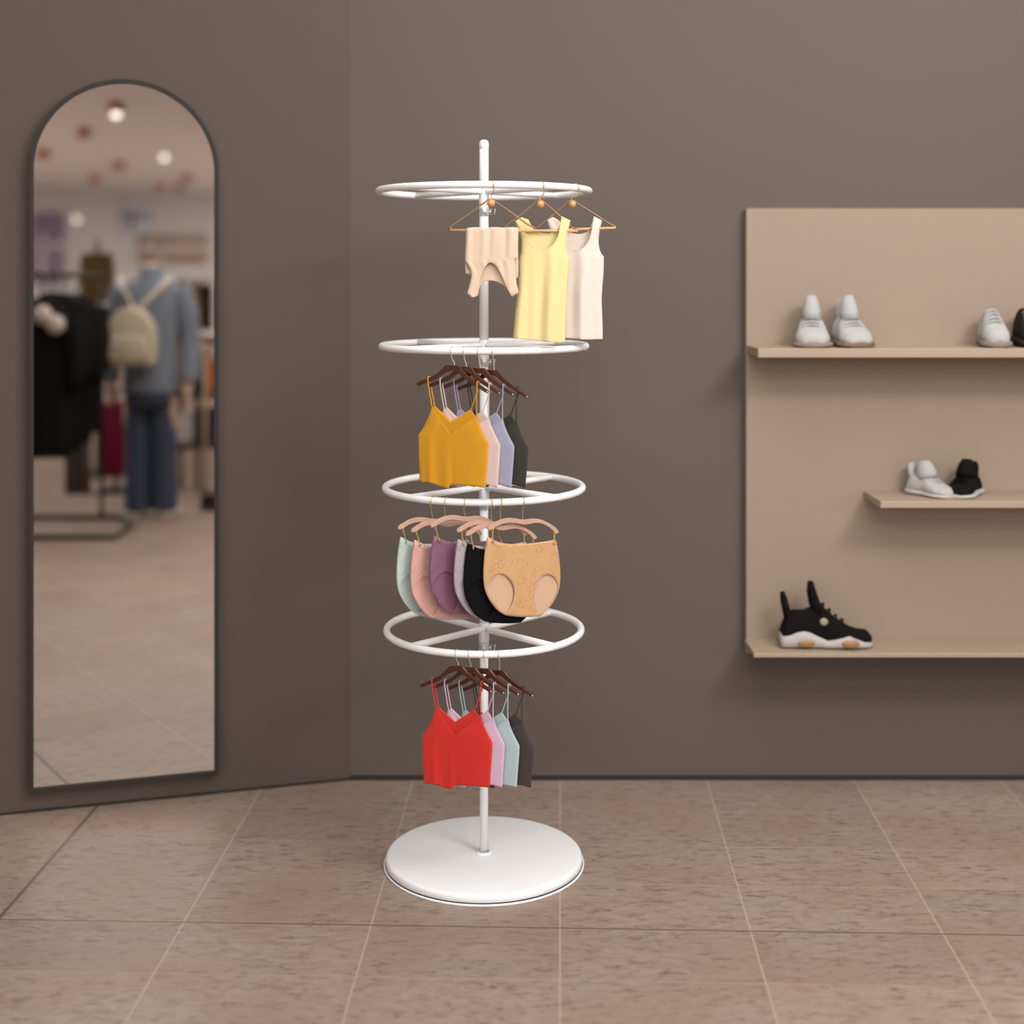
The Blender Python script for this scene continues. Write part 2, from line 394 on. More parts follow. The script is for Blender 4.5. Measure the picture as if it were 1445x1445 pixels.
for i, (py, R, pr_up, pr_dn) in enumerate(RING):
    z = zr(py); ZR.append(z)
    bm = bmesh.new(); tube(bm, [(R*math.cos(a), R*math.sin(a), z) for a in [2*math.pi*k/128 for k in range(128)]], TUBE, 14, True)
    ring = link('hanging_ring', bm, M['white'], rack)
    for k in range(4):
        a = math.pi/4+k*math.pi/2; bm = bmesh.new()
        tube(bm, [(q*math.cos(a), q*math.sin(a), z) for q in (.0105, .02, R*.5, R-.001)], TUBE*.93, 12); link('spoke', bm, M['white'], ring)
        if k in (2, 3):
            bm = bmesh.new(); p = Vector((R*math.cos(a), R*math.sin(a), z+.0072)); lathe(bm, [(.0016, 0), (.0016, .0012), (0, .0015)], p, 10); link('rivet', bm, M['zinc'], ring)
    bm = bmesh.new(); lathe(bm, [(.0095, -.030), (.0116, -.030), (.0118, -.028), (.0118, .012), (.0110, .0135), (.009, .0135)], (0, 0, z), 32); link('hub_sleeve', bm, M['white'], ring)
    # clamp under the ring
    cz = {0: -.047, 1: -.037, 2: -.041, 3: -.043}[i]
    bm = bmesh.new(); lathe(bm, [(.0095, -.010), (.0118, -.010), (.0124, -.008), (.0116, -.004), (.0116, .004), (.0126, .007), (.0118, .010), (.0095, .010)], (0, 0, z+cz), 28)
    box(bm, (0, -.0125, z+cz), (.010, .003, .012)); box(bm, (.005, -.0122, z+cz), (.003, .004, .018))
    clamp = link('clamp', bm, M['zinc'], rack)
    bm = bmesh.new(); tube(bm, [(.011, -.004, z+cz), (.0155, -.004, z+cz)], .0016, 8)
    L = [(.0155, -.004, z+cz-.007), (.024, -.004, z+cz-.007), (.026, -.004, z+cz+.006), (.0155, -.004, z+cz+.005)]
    tube(bm, L, .0013, 6, True); link('clamp_lever', bm, M['white2'], clamp)
zt_ = zr(197)
cuts = [BT, ZR[3]-.028, ZR[2]-.028, ZR[1]-.028, ZR[0]-.028, zt_-.0075]
for i, (a, b) in enumerate(zip(cuts, cuts[1:])):
    r = [.0097, .0099, .0102, .0106, .0107][i]
    bm = bmesh.new(); lathe(bm, [(0, a), (r, a), (r, b), (0, b)], n=32); o = link('pole_section', bm, M['white'], rack, smooth=False)
    for p in o.data.polygons: p.use_smooth = abs(p.normal.z) < .5
bm = bmesh.new(); z0 = zt_-.012
lathe(bm, [(.0085, -.012), (.0112, -.010), (.0114, 0), (.0110, .004), (.0092, .0085), (.0055, .0112), (0, .012)], (0, 0, z0), 32); link('finial_cap', bm, M['white2'], rack)

# ------------------------------------------------------------------ hangers and clothes
def ring_point(i, px):
    """point of the near arc of ring i seen in column px, with the outward direction there"""
    R = RING[i][1]; rx = (px-CX)/F; a = 1+rx*rx; b = -2*(rx*RXC+RD); c = RXC**2+RD**2-R*R
    d = (-b-math.sqrt(b*b-4*a*c))/(2*a); p = Vector((rx*d, d, ZR[i])); e = Vector((p.x-RXC, p.y-RD, 0)).normalized()
    return p, e
def hook(pl, i, px, stem, r=.0011, m='gold', parent=None, wig=True):
    """a wire hook over the ring, running down to the local point stem (s, z)"""
    p, e = ring_point(i, px); q = TUBE+r+.0002; pts = []
    for k in range(13):
        a = math.radians(165-165*k/12); pts.append(pl.local(p+e*(q*math.cos(a))+Vector((0, 0, q*math.sin(a)))))
    st = Vector((stem[0], 0, stem[1])); z = pts[-1].z
    lo = Vector((pts[-1].x, pts[-1].y*.55, z-.010))
    if wig:
        m1 = Vector((pts[-1].x, pts[-1].y*.25, max(st.z+.012, z-.018))); m2 = Vector((st.x, 0, st.z+.006))
        pts = pts[:-1]+[pts[-1]]+crom([pts[-1], lo, m1, m2, st], 5)[1:]
    else:
        pts = pts+crom([pts[-1], lo, Vector((pts[-1].x*.6+st.x*.4, 0, z-.022)), st], 5)[1:]
    bm = bmesh.new(); tube(bm, pts, r, 8); return link('hook', bm, M[m], parent)

# tier one: brass wire hangers with a wooden bar and ball
def wire_hanger(px, la, ap, ra, bar, label, phi=0):
    p, e = ring_point(0, px); pl = Plane(p.x, p.y, phi, ZR[0])
    t = thing('wire_hanger', label, 'hanger', pl.loc(), phi, 'wire hangers with wooden bars on the top ring')
    L, A, R = pl(*la), pl(*ap), pl(*ra)
    hook(pl, 0, px, (A[0], A[1]+.001), .0010, 'gold', t)
    def v(a): return Vector((a[0], 0, a[1]))
    Lv, Av, Rv = v(L), v(A), v(R)
    pts = [Lv+Vector((.001, 0, -.004)), Lv+Vector((-.001, 0, 0)), Lv+Vector((.001, 0, .005)), Lv.lerp(Av, .5)+Vector((-.001, 0, .002)), Av+Vector((-.011, 0, -.0045)), Av+Vector((-.004, 0, -.0006)), Av+Vector((.004, 0, -.0006)), Av+Vector((.011, 0, -.0055)),
           Rv.lerp(Av, .45)+Vector((0, 0, .002)), Rv+Vector((-.012, 0, .009)), Rv+Vector((.001, 0, .003)), Rv+Vector((.001, 0, -.004))]
    bm = bmesh.new(); tube(bm, crom(pts, 5), .0016, 8); link('wire_frame', bm, M['bronze'], t)
    bm = bmesh.new(); a, b = Vector((pl(*bar[0])[0], 0, pl(*bar[0])[1])), Vector((pl(*bar[1])[0], 0, pl(*bar[1])[1]))
    tube(bm, [a, a.lerp(b, .5), b], .0030, 12); link('wooden_bar', bm, M['beech'], t)
    bm = bmesh.new(); bmesh.ops.create_uvsphere(bm, u_segments=24, v_segments=14, radius=.0085, matrix=Matrix.Translation((A[0]+.001, -.0062, A[1]-.0085))); link('wooden_ball', bm, M['ball'], t)
    return pl
pA = wire_hanger(696, (637, 322), (692.5, 281.5), (753, 323), ((635, 325), (755, 325.5)), 'brass wire hanger holding the folded nude top, leftmost of the three')
pB = wire_hanger(764, (715, 321), (762, 283), (814, 326), ((713, 325.5), (815, 326)), 'brass wire hanger holding the yellow tank top, middle one')
pC = wire_hanger(812, (757, 325), (807, 283), (867, 321), ((755, 326), (869, 321.5)), 'brass wire hanger holding the cream tank top, rightmost of the three')

def garment(pl, name, label, cat, group, front, back, m, bulge=.008, fold=None, step=.0032, holes=(), sil=None, m_back=None, taper=.03, f_name='front_panel', b_name='back_panel', shift=(0, 0), thick=.0008, bk=.8, clamp=0):
    """cloth of two panels joined at the sides; outlines are image points brought onto the hanging plane"""
    sh = lambda P: [pl(p[0]+shift[0], p[1]+shift[1], *p[2:]) for p in P]
    fo = outline(sh(front), step); bo = outline(sh(back), step) if back else None
    S = Sil(outline(sh(sil), step) if sil else fo, clamp); zt = S.z1
    t = thing(name, label, cat, pl.loc(), pl.phi, group)
    def prof(x, z):
        u = S.u(x, z); a = math.sqrt(max(0, 1-(2*u-1)**2)); k = min(1, max(0, (zt-z)/taper)); return a*(k*k*(3-2*k)), u
    def yfront(x, z):
        a, u = prof(x, z); return -.0007-bulge*a-(fold(u, (zt-z)/(zt-S.z0), x, z)*min(1, a*1.6) if fold else 0)
    def yback(x, z):
        a, u = prof(x, z); return .0007+bulge*bk*a
    bm = bmesh.new(); panel(bm, fo, [outline(sh(h), step*.7) for h in holes], yfront, step)
    f = link(f_name, bm, m, t, solid=thick)
    if bo:
        bm = bmesh.new(); panel(bm, bo, [], yback, step*1.2); link(b_name, bm, m_back or m, t, solid=thick)
    t_y = (yfront, yback); return t, t_y, sh
def piping(name, P, sh, yf, r, m, parent, dens=6, off=0):
    L = [Vector((p[0], 0, p[1])) for p in sh(P)]; L = crom(L, dens)
    for v in L: v.y = yf(v.x, v.z)+off
    bm = bmesh.new(); tube(bm, L, r, 6); return link(name, bm, m, parent)

# tank tops
def tfold(a, ph=0):
    def f(u, v, x, z):
        g = min(1, max(0, (v-.15)/.5)); return a*g*(math.sin(2*math.pi*(u*1.6+.12*v)+ph)+.5*math.sin(2*math.pi*(u*3.3-.2*v)+1.3+ph))
    return f
my = fabric('yellow_knit', (224, 207, 148)); mcr = fabric('cream_knit', (220, 206, 194)); mnu = fabric('nude_knit', (214, 190, 166))
yf = [(727, 312, 'c'), (736, 306.5, 'c'), (739, 323), (744, 338), (751, 348), (761, 352.5), (771, 352), (780, 346), (787, 335), (790, 323), (793, 305.5, 'c'), (804.5, 311, 'c'), (800.5, 328), (798.5, 343), (799.5, 357), (803.5, 364, 'c'), (802, 385), (800, 410), (798.5, 450), (797, 483.5, 'c'), (780, 482.5), (752, 480), (724, 477, 'c'), (727, 440), (731, 400), (732.5, 366, 'c'), (735, 355), (735.5, 340), (732, 325)]
yb_ = [(736, 306.5, 'c'), (746, 310, 'c'), (752, 322), (760, 327), (772, 329), (783, 327), (789, 320), (793, 305.5, 'c'), (804.5, 311, 'c'), (800.5, 328), (798.5, 343), (799.5, 357), (803.5, 364, 'c'), (802, 385), (798.5, 450), (797, 481, 'c'), (752, 478), (724, 475, 'c'), (731, 400), (732.5, 366, 'c'), (735, 355), (735.5, 340), (727, 312, 'c')]
t, (y1, y2), sh = garment(pB, 'tank_top', 'pale yellow ribbed tank top hanging in front of the cream one', 'tank top', 'tank tops on the top ring', yf, yb_, my, .0085, tfold(.0048), clamp=.06)
piping('neckline_binding', yf[1:11], sh, y1, .0011, my, t); piping('armhole_binding', yf[11:16], sh, y1, .0010, my, t)
cf = [(772, 310, 'c'), (780, 306.5, 'c'), (784, 318), (789, 330), (797, 343), (807, 352), (818, 353), (827, 346), (833, 334), (836, 320), (838.5, 305.5, 'c'), (849, 311, 'c'), (845.5, 325), (844, 342), (847, 356), (852, 363, 'c'), (851.5, 385), (849, 420), (850, 450), (850.5, 478.5, 'c'), (830, 479), (800, 477), (772, 475, 'c'), (774, 440), (777, 400), (778, 366, 'c'), (780, 352), (779, 335), (775, 322)]
cb = [(781, 306.5, 'c'), (790, 312, 'c'), (795, 322), (805, 328), (818, 330), (830, 326), (834, 318), (838.5, 305.5, 'c'), (849, 311, 'c'), (845.5, 325), (844, 342), (847, 356), (852, 363, 'c'), (849, 420), (850.5, 476, 'c'), (800, 475), (772, 473, 'c'), (777, 400), (778, 366, 'c'), (780, 352), (779, 335), (772, 310, 'c')]
t, (y1, y2), sh = garment(pC, 'tank_top', 'cream tank top behind the yellow one at the right end', 'tank top', 'tank tops on the top ring', cf, cb, mcr, .010, tfold(.005, 1.0), clamp=.06)
piping('neckline_binding', cf[1:11], sh, y1, .0011, mcr, t); piping('armhole_binding', cf[11:16], sh, y1, .0010, mcr, t)
# nude top folded over its bar
nf = [(658, 322, 'c'), (671, 320.7), (684, 321.5), (697, 320.5), (710, 321.3), (722, 320.6), (731.5, 321.5, 'c'), (731, 343), (730, 364, 'c'), (725.5, 366, 'c'), (727, 378), (727.5, 388), (729, 400), (732, 413, 'c'), (723, 418.5, 'c'), (719, 412), (713, 400), (709, 390), (704, 380), (699, 373), (692.5, 370), (686, 374), (680, 385), (677, 398), (674, 417.5, 'c'), (667, 420), (659, 414, 'c'), (663, 400), (665, 388), (662, 378), (656, 368.5, 'c'), (657, 345)]
nb = [(658, 322, 'c'), (684, 321.5), (731.5, 321.5, 'c'), (731, 343), (731.5, 375), (731, 392, 'c'), (728, 393, 'c'), (731, 412, 'c'), (723, 417, 'c'), (716, 408), (708, 401), (697, 396.5), (685, 397), (678, 403), (674, 415, 'c'), (661, 410, 'c'), (666, 388, 'c'), (657, 386, 'c'), (656, 368, 'c')]
def nfold(u, v, x, z):
    g = math.exp(-v*1.5); return .0052*g*(.5+.5*math.sin(2*math.pi*u*3.6+.6)*.8+.2*math.sin(2*math.pi*u*6.3))
def fold_over():
    t = thing('folded_top', 'nude sleeveless top folded upside down over the leftmost wire hanger bar', 'top', pA.loc(), 0, 'tops on the top ring')
    P = lambda Q: [pA(*p) for p in Q]
    fo, bo = outline(P(nf), .003), outline(P(nb), .0034); S = Sil(fo); zt = S.z1
    def a(x, z):
        u = S.u(x, z); return math.sqrt(max(0, 1-(2*u-1)**2)), u
    def top(z): return math.sqrt(max(0, 1-max(0, (z-(zt-.005))/.005)**2))     # rolls over the bar
    def y1(x, z):
        k, u = a(x, z); return -.0037*top(z)-.002*k*min(1, (zt-z)/.03)-nfold(u, (zt-z)/(zt-S.z0), x, z)*min(1, k*2)*top(z)
    def y2(x, z):
        k, u = a(x, z); return .0037*top(z)+.001*k
    bm = bmesh.new(); panel(bm, fo, [], y1, .003); link('front_flap', bm, mnu, t, solid=.0008)
    bm = bmesh.new(); panel(bm, bo, [], y2, .0034); link('back_flap', bm, mnu, t, solid=.0008)
    piping('neckline_binding', nf[14:25], P, y1, .0008, mnu, t)
fold_over()

# tiers two and four: dark wooden hangers with cropped camisoles
HB = [(588.3, 542.5), (590.8, 544.8), (603, 540), (615.7, 535.2), (628, 526.2), (639, 522.3), (645.5, 524.8), (655.8, 534.5), (670, 544), (687.6, 555), (690.2, 552.2), (667.5, 535.8), (657, 527), (653.5, 523), (648, 515.4), (629.8, 514.4), (625.4, 519.5), (617, 527.2), (604.6, 533.6), (589.4, 539.4)]
CF = [(610, 573.5, 'c'), (623, 592, 'c'), (637, 612.5, 'c'), (655, 599.5, 'c'), (672.8, 586.5, 'c'), (676, 598), (681.5, 611), (689, 625.5, 'c'), (688, 645), (685.6, 688.5, 'c'), (672, 686), (655, 684), (638, 683.5), (635, 689, 'c'), (624, 686.5), (607, 680.3, 'c'), (600, 680.3), (593.6, 680, 'c'), (591.5, 650), (590.6, 614, 'c'), (597, 606), (604, 596)]
CB = [(612.5, 571.5, 'c'), (624, 583, 'c'), (636, 595, 'c'), (649, 587, 'c'), (664, 577.5, 'c'), (672.8, 592), (681, 612), (689, 626, 'c'), (688, 645), (685, 685, 'c'), (640, 680), (594, 677, 'c'), (591.5, 650), (590.6, 615, 'c'), (600, 598)]
def cfold(u, v, x, z):
    a = 0
    a += .0035*math.exp(-((u-.17)/.05)**2)*(.3+.7*v)            # left crease
    a += -.0022*math.exp(-((u-.30)/.07)**2)*v
    a += .0016*math.exp(-((u-.43)/.045)**2)*max(0, v-.35)*1.4     # centre pleat
    a += -.0018*math.exp(-((u-.51)/.04)**2)*max(0, v-.35)*1.4
    a += .0018*math.exp(-((u-.8)/.1)**2)*v
    return a*.62
def cami_set(ring, hooks, dys, off, m_list, names, group, hg, phi, ztilt=0, hlabels=()):
    base = hooks[0]
    for k, (hx, dy, (colour, cc), lab) in enumerate(zip(hooks, dys, m_list, names)):
        p, e = ring_point(ring, hx); pl = Plane(p.x, p.y, phi, ZR[ring])
        dx = hx-base
        sx, sy = off[0]+dx, off[1]+dy
        T = lambda P: [pl(q[0]+sx, q[1]+sy+ztilt*(q[0]-640), *q[2:]) for q in P]
        hem = lambda P: [(q[0], q[1]-(dy+(2 if k and q[0] < 680 else 0) if q[1] > 670 else 0))+tuple(q[2:]) for q in P]
        h = thing('wooden_hanger', hlabels[k], 'hanger', pl.loc(), phi, hg)
        O = T(HB); st = T([(641, 515.5)])[0]
        hook(pl, ring, hx, st, .0010, 'nickel', h)
        bm = bmesh.new(); extrude_poly(bm, O, -.0036, .0036); link('hanger_body', bm, M['walnut'], h, smooth=False, bevel=.0014)
        tip = T([(688.3, 552.6)])[0]; bm = bmesh.new()
        bmesh.ops.create_uvsphere(bm, u_segments=10, v_segments=6, radius=.0017, matrix=Matrix.Translation((tip[0], -.0034, tip[1]))); link('end_stud', bm, M['nickel'], h)
        col = fabric(colour, cc); S0 = lambda P: [(q[0], q[1]+ztilt*(q[0]-640))+tuple(q[2:]) for q in P]
        t, (y1, y2), sh = garment(pl, 'camisole', lab, 'camisole', group, S0(hem(CF)), S0(hem(CB)), col, .0038, cfold, .0034, bk=.25, clamp=.14, shift=(sx, sy), taper=.05, sil=S0(hem(CF[:1]+CF[4:])))
        # straps: front strand, over the arm of the hanger, back strand
        for fa, top, bk in (((610, 574), (605.5, 532.3), (613, 572.5)), ((672.8, 587), (674.5, 539.5), (664, 578.5))):
            A, Bt, C = (T([q])[0] for q in (fa, top, bk)); a = Vector((A[0], y1(*A), A[1])); c = Vector((C[0], y2(*C), C[1])); bt = Vector((Bt[0], 0, Bt[1]))
            pts = [a+Vector((0, 0, -.002)), a.lerp(bt+Vector((0, -.005, -.010)), .5)+Vector((0, -.001, 0)), bt+Vector((0, -.0048, -.010)), bt+Vector((0, -.0042, .0002)), bt+Vector((0, 0, .0018)), bt+Vector((0, .0042, .0002)), bt+Vector((.0004, .0048, -.010)), c.lerp(bt+Vector((0, .005, -.010)), .5), c+Vector((0, 0, -.002))]
            bm = bmesh.new(); tube(bm, crom(pts, 5), .0009, 6, flat=1.5); link('strap', bm, col, t)
        piping('neckline_binding', S0(CF)[0:5], sh, y1, .0008, col, t, 4); piping('armhole_binding', S0(CF)[4:8], sh, y1, .0008, col, t, 4)
        piping('armhole_binding', S0(CF)[-3:]+S0(CF)[:1], sh, y1, .0008, col, t, 4)
        piping('centre_seam', S0([(637, 612.5), (637, 640), (637, 675)]), sh, y1, .0006, col, t, 6)
cami_set(1, [637.8, 654.8, 674.3, 694], [0, 2, 4, 7], (0, 0),
         [('mustard_crepe', (214, 152, 36)), ('blush_crepe', (216, 190, 182)), ('lilac_blue_crepe', (160, 160, 180)), ('charcoal_green_crepe', (62, 62, 56))],
         ['mustard yellow camisole in front on the second ring', 'pale blush pink camisole behind the mustard one', 'lilac blue camisole between the blush and charcoal ones', 'charcoal green camisole at the right end of the second ring'],
         'camisoles on the second ring', 'dark wooden hangers on the second ring', math.radians(-27),
         hlabels=['dark walnut hanger holding the mustard camisole', 'dark walnut hanger holding the blush camisole', 'dark walnut hanger holding the lilac blue camisole', 'dark walnut hanger holding the charcoal green camisole'])
cami_set(3, [644.2, 662, 682.6, 702.6], [0, 2, 4, 6], (5.5, 424), 
         [('red_crepe', (214, 52, 46)), ('lilac_pink_crepe', (212, 180, 200)), ('pale_aqua_crepe', (176, 194, 196)), ('dark_grey_crepe', (74, 66, 66))],
         ['bright red camisole in front on the lowest ring', 'lilac pink camisole behind the red one', 'pale aqua camisole between the lilac and dark grey ones', 'dark grey camisole at the right end of the lowest ring'],
         'camisoles on the lowest ring', 'dark wooden hangers on the lowest ring', math.radians(-27), -.03,
         hlabels=['dark walnut hanger holding the red camisole', 'dark walnut hanger holding the lilac pink camisole', 'dark walnut hanger holding the pale aqua camisole', 'dark walnut hanger holding the dark grey camisole'])

# tier three: rose plastic hangers with clips, high-waisted briefs
AH = [(688.3, 745), (690.5, 742), (697, 738), (704, 734), (715.5, 731), (727, 731.4), (738, 733.2), (753, 731.8), (764, 733.4), (775, 738.6), (783, 744), (787.8, 749.5), (787, 752.2), (783, 752.3), (778.5, 747), (767.7, 740), (757, 737.6), (746, 739.5), (738, 740.2), (728, 738.2), (715.5, 737.6), (704.7, 740.6), (697.5, 744.8), (691, 748), (688.6, 747.4)]
BF = [(687.6, 757.7, 'c'), (693, 759.5), (701, 764), (713, 767), (726, 767.9), (740, 767.6), (760, 765.6), (773, 763.6), (784, 761.5, 'c'), (787, 775), (789.5, 795), (790.5, 811), (789, 829), (784, 841), (778.5, 852), (770, 862), (762, 869.5, 'c'), (745, 870.5), (728, 870), (712, 868, 'c'), (702, 861), (693.5, 851), (686.5, 838), (683.2, 826), (682.2, 811), (683, 793), (684.7, 775)]
LH = [(690, 820), (698, 811.5), (705, 808.5), (714, 812), (721, 820), (724.5, 829), (725, 840), (721, 854), (714, 864.5), (705, 861), (696, 849), (688, 836), (686, 830)]
RH = [(751.5, 842), (754.5, 826), (760, 815), (769, 809.5), (778, 811), (785, 819), (787.5, 829), (785, 840), (779, 850.5), (772, 858), (763, 866), (756.5, 862), (752.5, 853)]
BW = [(683.6, 787), (700, 791.5), (720, 794), (740, 795), (765, 791.5), (789, 785)]
def bfold(u, v, x, z): return .0012*math.sin(2*math.pi*(u*2.2+v*.8))*(1-v)
HK = [611.3, 630, 657, 694.3, 707, 737.9]; DY = [0, 4, -2, 3, 9, 0]; HDY = [-1, 3, -4, 3, 8, 0]; BXO = [4, 5, 5, 2, 3, 0]
bl = ['pale mint high waist briefs at the far left of the row', 'salmon pink high waist briefs second from the left', 'mauve satin high waist briefs third from the left', 'silver grey high waist briefs between the mauve and black pairs', 'plain black high waist briefs just behind the tan pair', 'tan lace high waist briefs in front at the right end']
bn = ['mint', 'salmon pink', 'mauve', 'silver grey', 'black', 'tan lace']
bc = [((176, 190, 184), (206, 218, 212)), ((202, 156, 146), (178, 128, 120)), ((124, 82, 104), (96, 58, 80)), ((160, 150, 156), (130, 122, 130)), ((12, 12, 13), (10, 10, 11)), ((198, 154, 106), (150, 108, 66))]
PH3 = math.radians(30)
for k in range(6):
    hx = HK[k]; dx = hx-HK[5]; p, e = ring_point(2, hx); pl = Plane(p.x, p.y, PH3, ZR[2])
    h = thing('clip_hanger', 'rose beige arched hanger clipped to the %s briefs' % bn[k], 'hanger', pl.loc(), PH3, 'rose beige clip hangers on the third ring')
    T = lambda P: [pl(q[0]+dx, q[1]+HDY[k]) for q in P]
    O = [(v.x, v.y) for v in crom([Vector(q) for q in T(AH)], 3, True)]
    hook(pl, 2, hx, T([(738, 735)])[0], .0009, 'gold', h, wig=False)
    bm = bmesh.new(); extrude_poly(bm, O, -.0022, .0022); link('hanger_body', bm, M['rose'], h, smooth=False, bevel=.001)
    g = lace(bn[k].replace(' ', '_')+'_lace', *bc[k]) if k != 4 else fabric('black_jersey', bc[4][0])
    inner = fabric(bn[k].replace(' ', '_')+'_lining', (200, 166, 138) if k == 5 else tuple(min(255, int(c*1.05)) for c in bc[k][0]))
    t, (y1, y2), sh = garment(pl, 'briefs', bl[k], 'briefs', 'briefs on the third ring', BF, BF, g, .0032, bfold, .0032, holes=(LH, RH), m_back=inner, bk=.3, shift=(dx+BXO[k], DY[k]), taper=.012)
    piping('leg_binding', LH+LH[:1], sh, y1, .0008, inner, t, 4); piping('leg_binding', RH+RH[:1], sh, y1, .0008, inner, t, 4)
    piping('waist_seam', BW, sh, y1, .0006, inner, t, 5)
    for tipx, tipy, wx, wy in ((694, 745, 694, 763), (782, 750, 780.5, 765.5)):
        a = Vector((*[T([(tipx, tipy)])[0][0]], 0, T([(tipx, tipy)])[0][1])); q = sh([(wx, wy)])[0]; b = Vector((q[0], -.0022, q[1]))
        bm = bmesh.new(); tube(bm, crom([a+Vector((-.001, 0, .002)), a+Vector((.0015, -.003, -.001)), a.lerp(b, .45)+Vector((0, -.0028, 0)), b+Vector((0, -.004, 0)), b+Vector((0, -.003, -.003))], 4), .0009, 6)
        tube(bm, crom([a+Vector((0, .003, -.001)), a.lerp(b, .5)+Vector((.002, .003, 0)), Vector((q[0]+.0015, .004, q[1]-.001))], 4), .0008, 6)
        box(bm, b+Vector((0, -.0036, -.001)), (.003, .0016, .006)); link('clip', bm, M['gold'], h)

# ------------------------------------------------------------------ sneakers
def loft(bm, secs):
    rings = [[bm.verts.new(p) for p in s] for s in secs]; n = len(rings[0])
    for a, b in zip(rings, rings[1:]):
        for i in range(n): bm.faces.new((a[i], a[(i+1) % n], b[(i+1) % n], b[i]))
    bm.faces.new(rings[0]); bm.faces.new(rings[-1][::-1])
def interp(T, u): return float(np.interp(u, [a for a, _ in T], [b for _, b in T]))
def sneaker(label, loc, rz, L, top, sole, W, m_up, m_sole, m_lace, group, pods=None, tabs=True, patch=None, m_tab=None, hscale=1):
    t = thing('sneaker', label, 'shoe', loc, rz, group)
    wid = [(0, .62), (.06, .74), (.2, .8), (.4, .78), (.6, .93), (.74, 1), (.88, .86), (.96, .6), (1, .3)]
    def sec(u, zb, zt, k, n=20, pinch=0):
        w = interp(wid, u)*W/2*k; out = []
        for i in range(n):
            a = 2*math.pi*i/n; c, s = math.cos(a), math.sin(a)
            yy = w*math.copysign(abs(c)**.7, c); v = (math.copysign(abs(s)**.7, s)+1)/2
            out.append((u*L, yy*(1-pinch*v), zb+(zt-zb)*v))
        return out
    US = [i/36 for i in range(37)]
    bm = bmesh.new(); loft(bm, [sec(u, 0, interp(sole, u)*L*hscale, 1.0) for u in US]); link('sole', bm, m_sole, t)
    bm = bmesh.new(); loft(bm, [sec(.015+u*.975, interp(sole, u)*L*hscale*.5, interp(top, u)*L*hscale, .93, pinch=.28 if u > .45 else .34) for u in US]); up = link('upper', bm, m_up, t)
    if tabs:
        mt = m_tab or m_up
        bm = bmesh.new(); z = interp(top, .08)*L*hscale
        for y in (0,):
            tube(bm, [(.10*L, y, z*.75), (.07*L, y, z*1.12), (.045*L, y, z*1.42), (.03*L, y, z*1.62)], [.018, .017, .016, .010], 8, flat=.6)
        link('heel_tab', bm, mt, t)
        bm = bmesh.new(); z = interp(top, .36)*L*hscale
        tube(bm, [(.42*L, 0, z*.8), (.375*L, 0, z*1.08), (.345*L, 0, z*1.36), (.335*L, 0, z*1.58)], [.026, .024, .020, .012], 10, flat=.6 if L > .2 else 1.15); link('tongue', bm, mt, t)
    bm = bmesh.new()
    for k in range(4):
        u = .45+k*.07; z = interp(top, u)*L*hscale; wv = interp(wid, u)*W/2*.55
        tube(bm, [(u*L, -wv, z*.86), (u*L+.004, -wv*.5, z*1.0), (u*L+.006, 0, z*1.05), (u*L+.004, wv*.5, z*1.0), (u*L, wv, z*.86)], .0026, 6)
    link('laces', bm, m_lace, t)
    if pods:
        for u in (.26, .73):
            bm = bmesh.new(); bmesh.ops.create_uvsphere(bm, u_segments=16, v_segments=8, radius=1, matrix=Matrix.Translation((u*L, -interp(wid, u)*W/2*.93, .017)) @ Matrix.Diagonal((.024, .006, .011, 1))); link('sole_pod', bm, pods, t)
    if patch:
        bm = bmesh.new(); bmesh.ops.create_uvsphere(bm, u_segments=12, v_segments=8, radius=1, matrix=Matrix.Translation((.45*L, -.036*W/.095, .073)) @ Matrix.Diagonal((.011, .004, .010, 1))); link('side_badge', bm, patch, t)
    return t
ms_bk = fabric('black_mesh_upper', (18, 15, 14)); ms_wh = fabric('white_mesh_upper', (172, 171, 168)); ms_sole = mat('white_foam_sole', (176, 168, 164), .6)
ms_amb = mat('amber_sole_pod', (150, 112, 74), .4); ms_olv = mat('olive_badge', (150, 146, 110), .5); ms_gs = mat('grey_rubber_sole', (132, 116, 108), .7); ms_bs = mat('brown_rubber_sole', (116, 94, 74), .7)
ms_grn = mat('green_heel_tab', (110, 150, 130), .6); ms_dk = fabric('dark_brown_upper', (48, 38, 36))
SOLE1 = [(0, .15), (.1, .17), (.17, .21), (.25, .225), (.32, .2), (.4, .15), (.5, .10), (.62, .135), (.72, .175), (.8, .135), (.9, .09), (1, .07)]
TOP1 = [(0, .2), (.04, .33), (.12, .4), (.25, .4), (.33, .43), (.40, .47), (.45, .45), (.6, .32), (.75, .225), (.85, .19), (.95, .185), (1, .13)]
SOLE2 = [(0, .13), (.3, .12), (.6, .10), (1, .08)]
TOP2 = [(0, .22), (.04, .36), (.14, .42), (.28, .42), (.38, .44), (.48, .40), (.62, .31), (.78, .24), (.92, .2), (1, .13)]
dy3 = yb-.075; a = U(1100, 910, dy3); Ls = U(1230, 910, dy3).x-a.x
sneaker('black sneaker with white sculpted sole alone on the bottom shelf', (a.x, dy3, s3), 0, Ls, TOP1, SOLE1, .092, ms_bk, ms_sole, ms_bk, 'sneakers on the wall display', pods=ms_amb, patch=ms_olv)
dy1 = yb-.035
for px, rz, so, lab in ((1143, -98, ms_gs, 'white sneaker with greyish sole, left of the pair on the top shelf'), (1187, -80, ms_bs, 'white sneaker with brownish sole, right of the pair on the top shelf')):
    a = U(px, 486, dy1); sneaker(lab, (a.x, dy1, s1), math.radians(rz), .13, TOP2, SOLE2, .108, ms_wh, so, ms_wh, 'sneakers on the wall display', m_tab=ms_wh, hscale=1.5, tabs=True)
dy2 = yb-.03
